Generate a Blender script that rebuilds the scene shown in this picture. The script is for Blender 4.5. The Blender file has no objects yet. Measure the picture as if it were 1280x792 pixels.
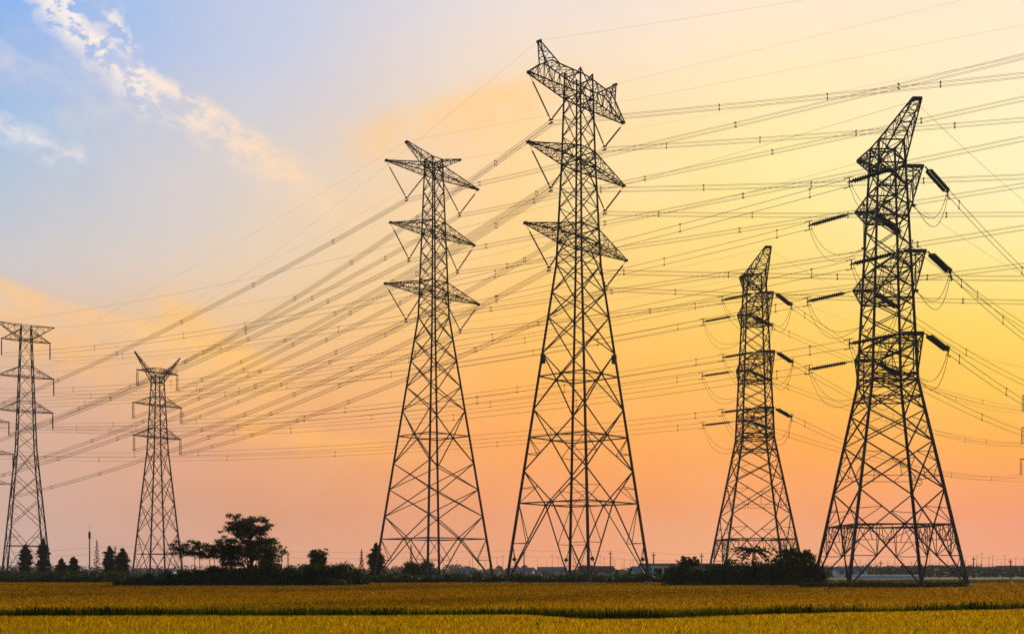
import bpy, math, random
import numpy as np
from mathutils import Vector, Matrix

C = bpy.context.scene
COL = C.collection
R = math.radians
F = 1372.0          # focal length in photo pixels (1280 wide)
HZ = 714.0          # horizon row
EYE = 1.6
rnd = random.Random(7)

# ------------------------------------------------------------------ camera
cam_d = bpy.data.cameras.new("camera")
cam = bpy.data.objects.new("camera", cam_d)
COL.objects.link(cam)
cam.location = (0, 0, EYE)
cam.rotation_euler = (R(90), 0, 0)
cam_d.sensor_width = 36
cam_d.lens = 36 * F / 1280
cam_d.shift_y = (HZ - 396) / 1280
cam_d.clip_start = 0.1
cam_d.clip_end = 20000
C.camera = cam

# ------------------------------------------------------------------ colour management
C.view_settings.view_transform = 'Standard'
C.view_settings.look = 'None'
C.view_settings.exposure = 0
C.view_settings.gamma = 1
C.view_settings.use_curve_mapping = False

SUN_EL, SUN_AZ = 15.0, 33.0      # low sun, to the right of the view

def lin(c):
    out = []
    for v in c:
        v = v / 255.0
        out.append(v / 12.92 if v <= 0.04045 else ((v + 0.055) / 1.055) ** 2.4)
    return out

# ------------------------------------------------------------------ node helper
class NT:
    def __init__(s, nt):
        s.nt = nt; s.nt.nodes.clear()
    def n(s, typ, **kw):
        nd = s.nt.nodes.new(typ)
        for k, v in kw.items():
            if k.startswith('i_'):
                nd.inputs[k[2:].replace('_', ' ')].default_value = v
            else:
                setattr(nd, k, v)
        return nd
    def l(s, a, b): s.nt.links.new(a, b)
    def m(s, op, a, b=None, c=None, clamp=False):
        nd = s.nt.nodes.new('ShaderNodeMath'); nd.operation = op; nd.use_clamp = clamp
        for i, v in enumerate((a, b, c)):
            if v is None: continue
            if isinstance(v, (int, float)): nd.inputs[i].default_value = v
            else: s.l(v, nd.inputs[i])
        return nd.outputs[0]
    def mapr(s, v, a, b, c=0., d=1., smooth=True):
        nd = s.nt.nodes.new('ShaderNodeMapRange')
        nd.interpolation_type = 'SMOOTHSTEP' if smooth else 'LINEAR'
        s.l(v, nd.inputs[0])
        for i, x in enumerate((a, b, c, d)): nd.inputs[i + 1].default_value = x
        return nd.outputs[0]
    def mix(s, f, a, b, blend='MIX'):
        nd = s.nt.nodes.new('ShaderNodeMix'); nd.data_type = 'RGBA'; nd.blend_type = blend
        for i, v in ((0, f), (6, a), (7, b)):
            if isinstance(v, (int, float)): nd.inputs[i].default_value = v
            elif isinstance(v, (list, tuple)): nd.inputs[i].default_value = (*v[:3], 1)
            else: s.l(v, nd.inputs[i])
        return nd.outputs[2]

# ------------------------------------------------------------------ sky
W = bpy.data.worlds.new("World"); C.world = W; W.use_nodes = True
t = NT(W.node_tree)
tc = t.n('ShaderNodeTexCoord')
sep = t.n('ShaderNodeSeparateXYZ'); t.l(tc.outputs['Generated'], sep.inputs[0])
X, Y, Z = sep.outputs
hyp = t.m('SQRT', t.m('ADD', t.m('MULTIPLY', X, X), t.m('MULTIPLY', Y, Y)))
T = t.m('DIVIDE', Z, t.m('MAXIMUM', hyp, 0.001))
AZ = t.m('ARCTAN2', X, Y)
# big soft noise that bends the colour bands a little
tv = t.n('ShaderNodeCombineXYZ'); t.l(AZ, tv.inputs[0]); t.l(T, tv.inputs[1])
SKYX = [0, 320, 640, 960, 1280]
ROWS = [714, 640, 560, 480, 400, 320, 240, 160, 80, 0]
SKYC = {
 0:   [(200,168,162),(202,164,152),(208,168,150),(214,175,150),(216,188,168),(196,196,202),(174,193,214),(158,190,224),(138,178,230),(132,176,233)],
 320: [(222,158,130),(220,150,116),(232,162,116),(238,180,126),(236,194,144),(230,204,174),(224,206,190),(208,204,208),(192,201,224),(184,198,227)],
 640: [(238,158,116),(242,152,98),(252,164,82),(254,178,86),(255,194,104),(254,205,128),(254,210,146),(252,212,160),(241,218,194),(232,219,214)],
 960: [(242,162,116),(248,154,92),(255,166,74),(254,185,76),(255,204,92),(255,217,122),(255,229,146),(255,231,168),(255,231,188),(251,229,204)],
 1280:[(242,156,120),(248,148,102),(255,170,70),(255,199,72),(255,214,92),(255,231,146),(255,240,184),(255,239,190),(255,234,197),(254,232,202)],
}
SKT = 0.62
def ramp(col_px):
    az = math.atan((col_px - 640) / F)
    r = t.n('ShaderNodeValToRGB'); e = r.color_ramp.elements
    e[0].position = 0; e[1].position = 1
    r.color_ramp.interpolation = 'B_SPLINE' if False else 'LINEAR'
    rows = list(zip(ROWS, SKYC[col_px]))
    first = True
    for y, c in rows:
        p = (HZ - y) / F * math.cos(az) / SKT
        if first:
            e[0].color = (*lin(c), 1); first = False
        else:
            el = e.new(min(p, .995)); el.color = (*lin(c), 1)
    e[len(e) - 1].color = (*lin((150, 175, 215)), 1)
    t.l(t.m('DIVIDE', T, SKT, clamp=True), r.inputs[0])
    return r.outputs[0]
cur = ramp(SKYX[0])
for i in range(1, len(SKYX)):
    a0 = math.atan((SKYX[i - 1] - 640) / F); a1 = math.atan((SKYX[i] - 640) / F)
    cur = t.mix(t.mapr(AZ, a0, a1, smooth=False), cur, ramp(SKYX[i]))
# clouds: wisps of noise kept to slanting bands
def noise(scale, detail, rough, sx=1., sy=1., rot=0., off=(0, 0, 0), dist=0.):
    mp = t.n('ShaderNodeMapping'); mp.inputs['Location'].default_value = off
    mp.inputs['Rotation'].default_value = (0, 0, rot); mp.inputs['Scale'].default_value = (sx, sy, 1)
    t.l(tv.outputs[0], mp.inputs[0])
    n = t.n('ShaderNodeTexNoise'); n.inputs['Scale'].default_value = scale
    n.inputs['Detail'].default_value = detail; n.inputs['Roughness'].default_value = rough
    n.inputs['Distortion'].default_value = dist
    t.l(mp.outputs[0], n.inputs['Vector'])
    return n.outputs['Fac']
def azt(px, py):
    az = math.atan((px - 640) / F)
    return az, (HZ - py) / F * math.cos(az)
def band(p, q, wid_up, wid_dn, fade0, fade1, wob=0.0, nz=None):
    """soft band round the line p-q; returns a 0..1 mask"""
    (x0, y0), (x1, y1) = azt(*p), azt(*q)
    dx, dy = x1 - x0, y1 - y0; L = math.hypot(dx, dy); dx /= L; dy /= L
    u = t.m('ADD', t.m('MULTIPLY', t.m('SUBTRACT', AZ, x0), dx), t.m('MULTIPLY', t.m('SUBTRACT', T, y0), dy))
    v = t.m('SUBTRACT', t.m('MULTIPLY', t.m('SUBTRACT', T, y0), dx), t.m('MULTIPLY', t.m('SUBTRACT', AZ, x0), dy))
    if nz is not None:
        v = t.m('ADD', v, t.m('MULTIPLY', t.m('SUBTRACT', nz, .5), wob))
    a = t.mapr(v, wid_up, 0.0); b = t.mapr(v, -wid_dn, 0.0)
    e = t.mapr(u, -fade0, 0.0); f = t.mapr(u, L + fade1, L)
    return t.m('MULTIPLY', t.m('MULTIPLY', a, b), t.m('MULTIPLY', e, f))
nA = noise(14, 8, .66, rot=.5, dist=.2)
nB = noise(38, 8, .68, sx=1.0, sy=1.4, rot=.7, off=(3, 1, 0), dist=.2)
nC = noise(7, 6, .55, off=(5, 2, 0), dist=.4)
nW = noise(9, 5, .6, off=(1, 7, 0))
# main broken streak
m1 = band((70, 0), (175, 105), .022, .035, .03, .05, .05, nA)
m2 = band((150, 70), (345, 195), .013, .045, .02, .08, .035, nA)
m3 = band((330, 185), (440, 285), .02, .03, .04, .10, .03, nC)
m4 = band((-30, 145), (95, 195), .018, .022, .02, .015, .03, nA)
frag = t.mapr(nB, .44, .62)
frag2 = t.mapr(nA, .38, .62)
k1 = t.m('MULTIPLY', t.m('MULTIPLY', m1, t.mapr(nB, .44, .54)), 1.0)
k2 = t.m('MULTIPLY', m2, t.mapr(nB, .40, .58, .12, .95))
k3 = t.m('MULTIPLY', m3, t.mapr(nA, .38, .60, 0., .45))
k4 = t.m('MULTIPLY', m4, t.mapr(nB, .40, .62, .05, .6))
m5 = band((140, 25), (175, 100), .016, .016, .02, .03, .03, nA)
k5 = t.m('MULTIPLY', m5, t.mapr(nB, .46, .58, 0., .8))
m6 = band((15, 70), (120, 120), .05, .05, .05, .08, .06, nA)
k6 = t.m('MULTIPLY', m6, t.mapr(nA, .40, .66, 0., .40))
ks = t.m('MAXIMUM', t.m('MAXIMUM', t.m('MAXIMUM', k1, k5), t.m('MAXIMUM', k2, k6)), t.m('MAXIMUM', k3, k4))
warm = t.mapr(AZ, azt(100, 0)[0], azt(420, 0)[0])
ccol = t.mix(warm, lin((250, 236, 228)), lin((252, 212, 168)))
cur = t.mix(t.m('MULTIPLY', ks, .96), cur, ccol)
# thin grey veil below the streak
mv = band((30, 130), (300, 260), .09, .13, .06, .10, .08, nC)
cur = t.mix(t.m('MULTIPLY', mv, t.mapr(nC, .35, .62, .05, .34)), cur, lin((205, 203, 212)))
# orange lit streaks low on the left and in the middle
def glow(p, q, u, d, f0, f1, col, k, n0=.35, n1=.6, wob=.03):
    global cur
    mm = band(p, q, u, d, f0, f1, wob, nC)
    cur = t.mix(t.m('MULTIPLY', mm, t.mapr(nA, n0, n1, .25 * k, k)), cur, lin(col))
glow((-30, 345), (250, 430), .010, .055, .02, .12, (248, 196, 132), .9)
glow((60, 430), (330, 520), .03, .05, .08, .12, (248, 186, 116), .8)
glow((500, 160), (640, 120), .03, .05, .07, .08, (255, 202, 126), .7)
glow((230, 400), (330, 470), .03, .04, .05, .05, (254, 192, 100), .7)
glow((330, 540), (470, 560), .015, .02, .05, .06, (255, 180, 92), .7)
glow((760, 210), (1300, 170), .03, .06, .1, .1, (255, 240, 190), .25)
# broad mottling so the gradient is not perfectly even
cur = t.mix(t.mapr(nW, .3, .7, 0, .10), cur, lin((252, 214, 170)))
# far side of the sky and the zenith: dusk blue from the Nishita sky
sky = t.n('ShaderNodeTexSky'); sky.sky_type = 'NISHITA'; sky.sun_disc = False
sky.sun_elevation = R(SUN_EL); sky.sun_rotation = R(SUN_AZ)
nis = t.mix(1.0, sky.outputs[0], (.09, .09, .09), 'MULTIPLY')
aabs = t.m('ABSOLUTE', t.m('SUBTRACT', AZ, R(8)))
keep = t.m('MULTIPLY', t.mapr(aabs, R(42), R(95), 1., 0.), t.mapr(T, .60, 1.1, 1., 0.))
cur = t.mix(keep, nis, cur)
bg = t.n('ShaderNodeBackground'); bg.inputs['Strength'].default_value = 1.07
t.l(cur, bg.inputs[0])
wo = t.n('ShaderNodeOutputWorld'); t.l(bg.outputs[0], wo.inputs[0])
W.cycles.sampling_method = 'MANUAL'; W.cycles.sample_map_resolution = 512

sun_d = bpy.data.lights.new("sun", 'SUN'); sun_d.energy = 3.2; sun_d.angle = R(2.5)
sun_d.color = (1.0, .72, .42)
sun = bpy.data.objects.new("sun", sun_d); COL.objects.link(sun)
sd = Vector((math.sin(R(SUN_AZ)) * math.cos(R(SUN_EL)), math.cos(R(SUN_AZ)) * math.cos(R(SUN_EL)), math.sin(R(SUN_EL))))
sun.rotation_euler = sd.to_track_quat('Z', 'Y').to_euler()

# ------------------------------------------------------------------ materials
def principled(name, rough=.6, metal=0., spec=.5):
    m = bpy.data.materials.new(name); m.use_nodes = True
    k = NT(m.node_tree)
    b = k.n('ShaderNodeBsdfPrincipled'); b.inputs['Roughness'].default_value = rough
    b.inputs['Metallic'].default_value = metal
    b.inputs['Specular IOR Level'].default_value = spec
    o = k.n('ShaderNodeOutputMaterial'); k.l(b.outputs[0], o.inputs[0])
    return m, k, b, o
def two_tone(name, c1, c2, scale=2., rough=.6, metal=0., spec=.5, bump=0., detail=5):
    m, k, b, o = principled(name, rough, metal, spec)
    tc = k.n('ShaderNodeTexCoord'); n = k.n('ShaderNodeTexNoise')
    n.inputs['Scale'].default_value = scale; n.inputs['Detail'].default_value = detail
    k.l(tc.outputs['Object'], n.inputs['Vector'])
    k.l(k.mix(k.mapr(n.outputs['Fac'], .35, .65), c1, c2), b.inputs['Base Color'])
    if bump:
        bp = k.n('ShaderNodeBump'); bp.inputs['Strength'].default_value = bump
        k.l(n.outputs['Fac'], bp.inputs['Height']); k.l(bp.outputs[0], b.inputs['Normal'])
    return m
M = {}
M['steel'] = two_tone('weathered_steel', (.045, .036, .035), (.085, .072, .072), .6, .6, .3, .3)
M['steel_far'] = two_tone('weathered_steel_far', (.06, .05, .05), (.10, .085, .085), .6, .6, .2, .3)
M['insul'] = two_tone('glazed_insulator', (.012, .035, .045), (.02, .055, .065), 3, .5, 0, .35)
M['insul_grey'] = two_tone('grey_insulator', (.04, .035, .035), (.07, .06, .06), 3, .5, 0, .4)
M['wire'] = two_tone('aluminium_wire', (.085, .05, .028), (.12, .075, .045), .2, .6, .3, .3)
M['concrete'] = two_tone('concrete', (.26, .26, .26), (.36, .35, .34), 3, .9, 0, .2, .3)
M['soil'] = two_tone('soil', (.05, .032, .018), (.085, .05, .025), 2, .95, 0, .1, .5)
M['ground'] = two_tone('rough_grass_ground', (.030, .040, .012), (.06, .05, .018), .05, .95, 0, .1, .3)
M['bark'] = two_tone('bark', (.035, .024, .018), (.07, .05, .035), 6, .9, 0, .1)
M['wood'] = two_tone('pole_wood', (.05, .04, .035), (.09, .075, .06), 3, .8, 0, .2)
M['wall'] = two_tone('white_wall', (.62, .66, .72), (.76, .78, .80), .6, .85, 0, .2)
M['wallgrey'] = two_tone('grey_wall', (.20, .22, .25), (.30, .31, .33), .6, .85, 0, .2)
M['roof'] = two_tone('roof_tiles', (.12, .035, .022), (.19, .06, .035), 1.5, .8, 0, .2)
M['roofgrey'] = two_tone('roof_grey', (.10, .11, .13), (.16, .17, .19), 1.5, .8, 0, .2)
M['glass'] = two_tone('dark_glass', (.03, .035, .04), (.04, .05, .06), 1, .15)
M['film'] = two_tone('tunnel_film', (.30, .36, .48), (.38, .44, .54), .5, .6)
M['red'] = two_tone('red_paint', (.25, .03, .02), (.32, .05, .03), 2, .5)

def leaf_mat(name, c1, c2, trans=.25, rough=.6):
    m, k, b, o = principled(name, rough, 0, .15)
    at = k.n('ShaderNodeAttribute'); at.attribute_name = 'tone'
    col = k.mix(at.outputs['Fac'], c1, c2)
    k.l(col, b.inputs['Base Color'])
    tr = k.n('ShaderNodeBsdfTranslucent'); k.l(col, tr.inputs[0])
    mx = k.n('ShaderNodeMixShader'); mx.inputs[0].default_value = trans
    k.l(b.outputs[0], mx.inputs[1]); k.l(tr.outputs[0], mx.inputs[2]); k.l(mx.outputs[0], o.inputs[0])
    return m
M['leaf'] = leaf_mat('leaves', (.012, .024, .010), (.048, .080, .022), .2)
M['leaf_warm'] = leaf_mat('leaves_warm', (.022, .028, .009), (.075, .085, .022), .25)
M['leaf_conifer'] = leaf_mat('conifer_needles', (.008, .016, .010), (.025, .042, .022), .1)
M['leaf_light'] = leaf_mat('light_leaves', (.07, .085, .012), (.16, .15, .02), .3)
M['leaf_far'] = leaf_mat('far_leaves', (.02, .032, .03), (.045, .06, .05), .1)
M['verge'] = leaf_mat('verge_grass', (.012, .016, .006), (.06, .05, .012), .2)

def rice_mat():
    m, k, b, o = principled('ripe_rice', .9, 0, 0.)
    at = k.n('ShaderNodeAttribute'); at.attribute_name = 'tint'
    k.l(at.outputs['Color'], b.inputs['Base Color'])
    tr = k.n('ShaderNodeBsdfTranslucent'); k.l(at.outputs['Color'], tr.inputs[0])
    mx = k.n('ShaderNodeMixShader'); mx.inputs[0].default_value = .5
    k.l(b.outputs[0], mx.inputs[1]); k.l(tr.outputs[0], mx.inputs[2]); k.l(mx.outputs[0], o.inputs[0])
    return m
M['rice'] = rice_mat()

# ------------------------------------------------------------------ object helpers
def tag(o, label=None, cat=None, group=None, kind=None):
    if label: o['label'] = label
    if cat: o['category'] = cat
    if group: o['group'] = group
    if kind: o['kind'] = kind
    return o
def empty(name, loc, rz=0., label=None, cat=None, group=None):
    o = bpy.data.objects.new(name, None); COL.objects.link(o)
    o.location = loc; o.rotation_euler = (0, 0, rz); o.empty_display_size = .5
    return tag(o, label, cat, group)
def at(px, py, d):
    return Vector(((px - 640) / F * d, d, EYE + (HZ - py) / F * d))
def gx(px, d): return (px - 640) / F * d

class MB:
    """collects bars, boxes and tubes, then links them as one mesh object"""
    def __init__(s): s.v = []; s.f = []
    def bar(s, p, q, w, w2=None, cap=True):
        p = Vector(p); q = Vector(q); d = q - p
        if d.length < 1e-5: return
        d.normalize()
        up = Vector((0, 0, 1)) if abs(d.z) < .9 else Vector((1, 0, 0))
        a = d.cross(up).normalized(); b = d.cross(a).normalized()
        h = w / 2; h2 = (w if w2 is None else w2) / 2; n = len(s.v)
        for c, hh in ((p, h), (q, h2)):
            for sa, sb in ((-1, -1), (1, -1), (1, 1), (-1, 1)):
                s.v.append(c + a * sa * hh + b * sb * hh)
        for i in range(4):
            j = (i + 1) % 4
            s.f.append((n + i, n + j, n + 4 + j, n + 4 + i))
        if cap: s.f.append((n + 3, n + 2, n + 1, n)); s.f.append((n + 4, n + 5, n + 6, n + 7))
    def box(s, x0, x1, y0, y1, z0, z1):
        n = len(s.v)
        for z in (z0, z1):
            for x, y in ((x0, y0), (x1, y0), (x1, y1), (x0, y1)): s.v.append(Vector((x, y, z)))
        s.f += [(n+3, n+2, n+1, n), (n+4, n+5, n+6, n+7)] + [(n+i, n+(i+1) % 4, n+4+(i+1) % 4, n+4+i) for i in range(4)]
    def lathe(s, p, q, prof, seg=8):
        """prof: list of (t along p-q, radius)"""
        p = Vector(p); q = Vector(q); d = (q - p); L = d.length; d.normalize()
        up = Vector((0, 0, 1)) if abs(d.z) < .9 else Vector((1, 0, 0))
        a = d.cross(up).normalized(); b = d.cross(a).normalized(); n = len(s.v)
        for tt, r in prof:
            for k in range(seg):
                th = 2 * math.pi * k / seg
                s.v.append(p + d * L * tt + (a * math.cos(th) + b * math.sin(th)) * r)
        for i in range(len(prof) - 1):
            for k in range(seg):
                j = (k + 1) % seg
                s.f.append((n+i*seg+k, n+i*seg+j, n+(i+1)*seg+j, n+(i+1)*seg+k))
        s.f.append(tuple(n + k for k in reversed(range(seg)))); s.f.append(tuple(n+(len(prof)-1)*seg+k for k in range(seg)))
    def tube(s, pts, r, seg=4, radii=None):
        n = len(s.v); P = [Vector(p) for p in pts]; N = len(P)
        for i, p in enumerate(P):
            d = (P[min(i+1, N-1)] - P[max(i-1, 0)])
            d = d.normalized() if d.length > 1e-9 else Vector((0, 0, 1))
            up = Vector((0, 0, 1)) if abs(d.z) < .95 else Vector((1, 0, 0))
            a = d.cross(up).normalized(); b = d.cross(a).normalized()
            rr = radii[i] if radii else r
            for k in range(seg):
                th = 2 * math.pi * (k + .5) / seg
                s.v.append(p + (a * math.cos(th) + b * math.sin(th)) * rr)
        for i in range(N - 1):
            for k in range(seg):
                j = (k + 1) % seg
                s.f.append((n+i*seg+k, n+i*seg+j, n+(i+1)*seg+j, n+(i+1)*seg+k))
        s.f.append(tuple(n + k for k in reversed(range(seg)))); s.f.append(tuple(n+(N-1)*seg+k for k in range(seg)))
    def mesh(s, name, mat):
        me = bpy.data.meshes.new(name); me.from_pydata([tuple(v) for v in s.v], [], s.f)
        me.materials.append(mat); me.update(); return me
    def build(s, name, mat, parent=None, **kw):
        o = bpy.data.objects.new(name, s.mesh(name, mat)); COL.objects.link(o)
        if parent is not None: o.parent = parent
        return tag(o, **kw)
def copy_tree(o, parent=None):
    c = o.copy(); COL.objects.link(c)
    if parent is not None: c.parent = parent
    for ch in list(o.children): copy_tree(ch, c)
    return c

# ------------------------------------------------------------------ ground
def grid_obj(name, xs, ys, zf, mat, **kw):
    v = [(x, y, zf(x, y)) for y in ys for x in xs]; nx = len(xs)
    f = [(j*nx+i, j*nx+i+1, (j+1)*nx+i+1, (j+1)*nx+i) for j in range(len(ys)-1) for i in range(nx-1)]
    me = bpy.data.meshes.new(name); me.from_pydata(v, [], f); me.materials.append(mat)
    o = bpy.data.objects.new(name, me); COL.objects.link(o); return tag(o, **kw)
grid_obj('ground', [-1800, -400, 0, 400, 1800], [-300, 60, 400, 1800], lambda x, y: 0., M['ground'], kind='structure')

# the rice crop: a canopy with a sunken grassy ditch across it, and blades over it
EDGE = [(-500, 152), (140, 152), (165, 117), (420, 117), (450, 140), (650, 152), (825, 150), (850, 121), (990, 118), (1010, 104), (1200, 104), (1225, 150), (1900, 155)]
ex = [e[0] for e in EDGE]; ey = [e[1] for e in EDGE]
def edge(px): return np.interp(px, ex, ey)
def ditch_y(px): return np.interp(px, [-300, 0, 320, 640, 760, 900, 1100, 1280, 1600], [33.5, 34.8, 35.0, 36.5, 35.5, 37.5, 40.5, 44, 48])
def ditch_w(px): return np.interp(px, [-300, 0, 300, 560, 660, 720, 880, 960, 1280, 1600], [1.5, 1.5, 1.6, 1.7, 1.3, 4.2, 4.6, 3.0, 2.0, 2.0])
def smooth(a, b, x):
    tt = np.clip((x - a) / (b - a), 0, 1); return tt * tt * (3 - 2 * tt)
rng = np.random.default_rng(3)
ph = rng.uniform(0, 6.28, 12)
def wob(x, y):
    return (np.sin(x*.11+ph[0])*np.sin(y*.07+ph[1]) + .6*np.sin(x*.33+ph[2]+y*.1)*np.sin(y*.19+ph[3]) + .4*np.sin(x*.9+ph[4])*np.sin(y*.6+ph[5]))
def canopy_z(px, d):
    x = (px - 640) / F * d
    z = .13 + .025 * wob(x, d)
    far = ditch_y(px) + .35*np.sin(x*.8+ph[6]) + .2*np.sin(x*2.3+ph[7])
    near = far - ditch_w(px) - .3*np.sin(x*1.1+ph[8])
    inside = smooth(near - .25, near + .5, d) * (1 - smooth(far - .35, far + .05, d))
    return z - np.interp(px, [0, 600, 700, 900, 1000, 1280], [.28, .25, .40, .40, .30, .28]) * inside, inside
EXT = np.concatenate([np.linspace(-420, 1700, 266)])
DS = np.concatenate([np.arange(12, 60, .3), np.geomspace(60, 1, 1)[1:], np.linspace(0, 1, 60)])
nd_near = 160
def rice_canopy():
    pxs = EXT; rows = []
    near_d = np.arange(12, 60, .3)
    V = []
    for px in pxs:
        e = float(edge(px)); dd = np.concatenate([near_d, 60 + (e - 60) * (np.linspace(0, 1, 50)[1:])])
        z, ins = canopy_z(px, dd)
        z = z - np.where(dd > e - .5, .25, 0)
        V.append(np.stack([(px - 640) / F * dd, dd, z], 1))
    V = np.array(V); nx, ny = V.shape[:2]
    idx = np.arange(nx * ny).reshape(nx, ny)
    q = np.stack([idx[:-1, :-1], idx[1:, :-1], idx[1:, 1:], idx[:-1, 1:]], -1).reshape(-1, 4)
    me = bpy.data.meshes.new('rice_crop'); me.from_pydata(V.reshape(-1, 3).tolist(), [], q.tolist())
    px_f = np.repeat(pxs, ny); d_f = V.reshape(-1, 3)[:, 1]
    _, ins = canopy_z(px_f, d_f)
    base = np.array([.34, .15, .003]); g = np.array([.02, .028, .005])
    c = base * (1 - ins[:, None]) + g * ins[:, None]
    at_ = me.attributes.new('tint', 'FLOAT_COLOR', 'POINT')
    at_.data.foreach_set('color', np.concatenate([c, np.ones((len(c), 1))], 1).astype(np.float32).ravel())
    me.materials.append(M['rice'])
    o = bpy.data.objects.new('rice_field', me); COL.objects.link(o)
    tag(o, kind='structure')
rice_canopy()

def rice_blades(name, label, n, pyA, pyB, seed, kind='field'):
    r = np.random.default_rng(seed)
    px = r.uniform(-170, 1450, n); py = pyB - (pyB - pyA) * r.uniform(0, 1, n)
    d = 1.42 * F / (py - HZ)
    if kind == 'ditch':
        far = ditch_y(px); w = ditch_w(px)
        d = far - w + (w + .25) * r.uniform(-.1, 1, n) ** .8 + 0
    d = d + r.normal(0, .25, n)
    ok = (d < edge(px) - .3) & (d > 12); px, d = px[ok], d[ok]; n = len(d)
    z0, ins = canopy_z(px, d)
    x = (px - 640) / F * d
    if kind == 'field':
        ok = (ins < .45) | (r.uniform(0, 1, n) < .15); x, d, z0, ins, px = x[ok], d[ok], z0[ok], ins[ok], px[ok]; n = len(d)
    h = r.uniform(.06, .15, n) * np.interp(d, [20, 33, 45, 80], [2.4, 1.9, 1.1, .8])
    gap = ditch_y(px) - ditch_w(px) - d
    h = h * np.where((gap > -1) & (gap < 5), .62 + .38 * np.clip(gap / 5, 0, 1), 1)
    w = (.004 + .00022 * d) * r.uniform(.6, 1.3, n)
    if kind == 'ditch': h = r.uniform(.14, .40, n); w *= 1.1
    th = r.uniform(0, 6.28, n); lean = r.normal(0, .022, (n, 2)); ca, sa = np.cos(th) * w, np.sin(th) * w
    ca = np.where(np.abs(ca) < .5 * w, .7 * w, ca)
    base = np.stack([x, d, z0 - .06], 1)
    mid = base + np.stack([lean[:, 0] * .6, lean[:, 1] * .6, h * .75 + .06], 1)
    tip = mid + np.stack([lean[:, 0] * 1.6, lean[:, 1] * 1.6, h * .25], 1)
    side = np.stack([ca, sa, np.zeros(n)], 1)
    V = np.stack([base - side * .5, base + side * .5, mid + side * .6, tip, mid - side * .6], 1).reshape(-1, 3)
    idx = np.arange(n)[:, None] * 5
    me = bpy.data.meshes.new(name)
    me.vertices.add(n * 5); me.vertices.foreach_set('co', V.astype(np.float32).ravel())
    me.loops.add(n * 5); me.loops.foreach_set('vertex_index', (idx + np.arange(5)[None]).astype(np.int32).ravel())
    me.polygons.add(n); me.polygons.foreach_set('loop_start', (np.arange(n) * 5).astype(np.int32))
    me.polygons.foreach_set('loop_total', np.full(n, 5, np.int32)); me.update(calc_edges=True)
    # crop colours: ochre heads, yellow-green and brown plants in drifts
    gold = np.array([.54, .255, .003]); yel = np.array([.72, .44, .006]); grn = np.array([.16, .22, .005]); brn = np.array([.20, .07, .002])
    drift = wob(x * .8 + 5, d * 1.7) * .25 + .5
    near = 1 - smooth(28, 60, d)
    u = r.uniform(0, 1, n)
    c = np.where((u < .50)[:, None], gold, np.where((u < .50 + .18 * near + .05)[:, None], yel, np.where((u < .80 + .1 * drift)[:, None], brn, grn)))
    c = c * (.55 + .9 * r.uniform(0, 1, (n, 1))) * (.9 + .2 * drift[:, None])
    nearditch = np.exp(-np.abs(d - (ditch_y(px) + .6)) / 1.7) * (d > ditch_y(px) - .5)
    c = c * (1 - .75 * nearditch[:, None]) + np.array([.06, .105, .006]) * .75 * nearditch[:, None]
    fb = np.clip(.62 + .38 * np.sin(px * .031 + 1) + .25 * np.sin(px * .093) + .4 * smooth(560, 700, px) * (1 - smooth(900, 1000, px)), 0, 1) * (d > ditch_y(px) - .6) * np.exp(-np.clip(d - ditch_y(px), 0, 9) / .8) * np.interp(px, [0, 560, 660, 720, 900, 960, 1300], [.85, .9, .55, 1, 1, .85, .85])
    c = c * (1 - .9 * fb[:, None]) + np.array([.022, .042, .003]) * .9 * fb[:, None]
    c = c * np.interp(d, [25, 36, 60], [1.35, 1.25, .98])[:, None]
    c = c * (1 - .10 * near[:, None] * np.array([1, 0, 0]))
    if kind == 'ditch':
        c = np.where((u < .6)[:, None], np.array([.018, .040, .004]), np.array([.045, .075, .006])) * (.6 + .8 * r.uniform(0, 1, (n, 1)))
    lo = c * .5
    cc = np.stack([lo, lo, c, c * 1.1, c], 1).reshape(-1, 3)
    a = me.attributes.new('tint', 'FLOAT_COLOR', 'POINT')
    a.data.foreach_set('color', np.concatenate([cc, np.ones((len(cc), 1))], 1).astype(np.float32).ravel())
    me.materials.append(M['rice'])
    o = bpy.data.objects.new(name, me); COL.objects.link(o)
    return tag(o, label, 'crop' if kind == 'field' else 'grass', kind='stuff')
rice_blades('rice_plants', 'ripe golden rice plants filling the whole foreground field', 760000, 724, 815, 11)
rice_blades('ditch_grass', 'dark green grass along the sunken strip crossing the rice field', 26000, 0, 1, 12, 'ditch')

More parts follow.
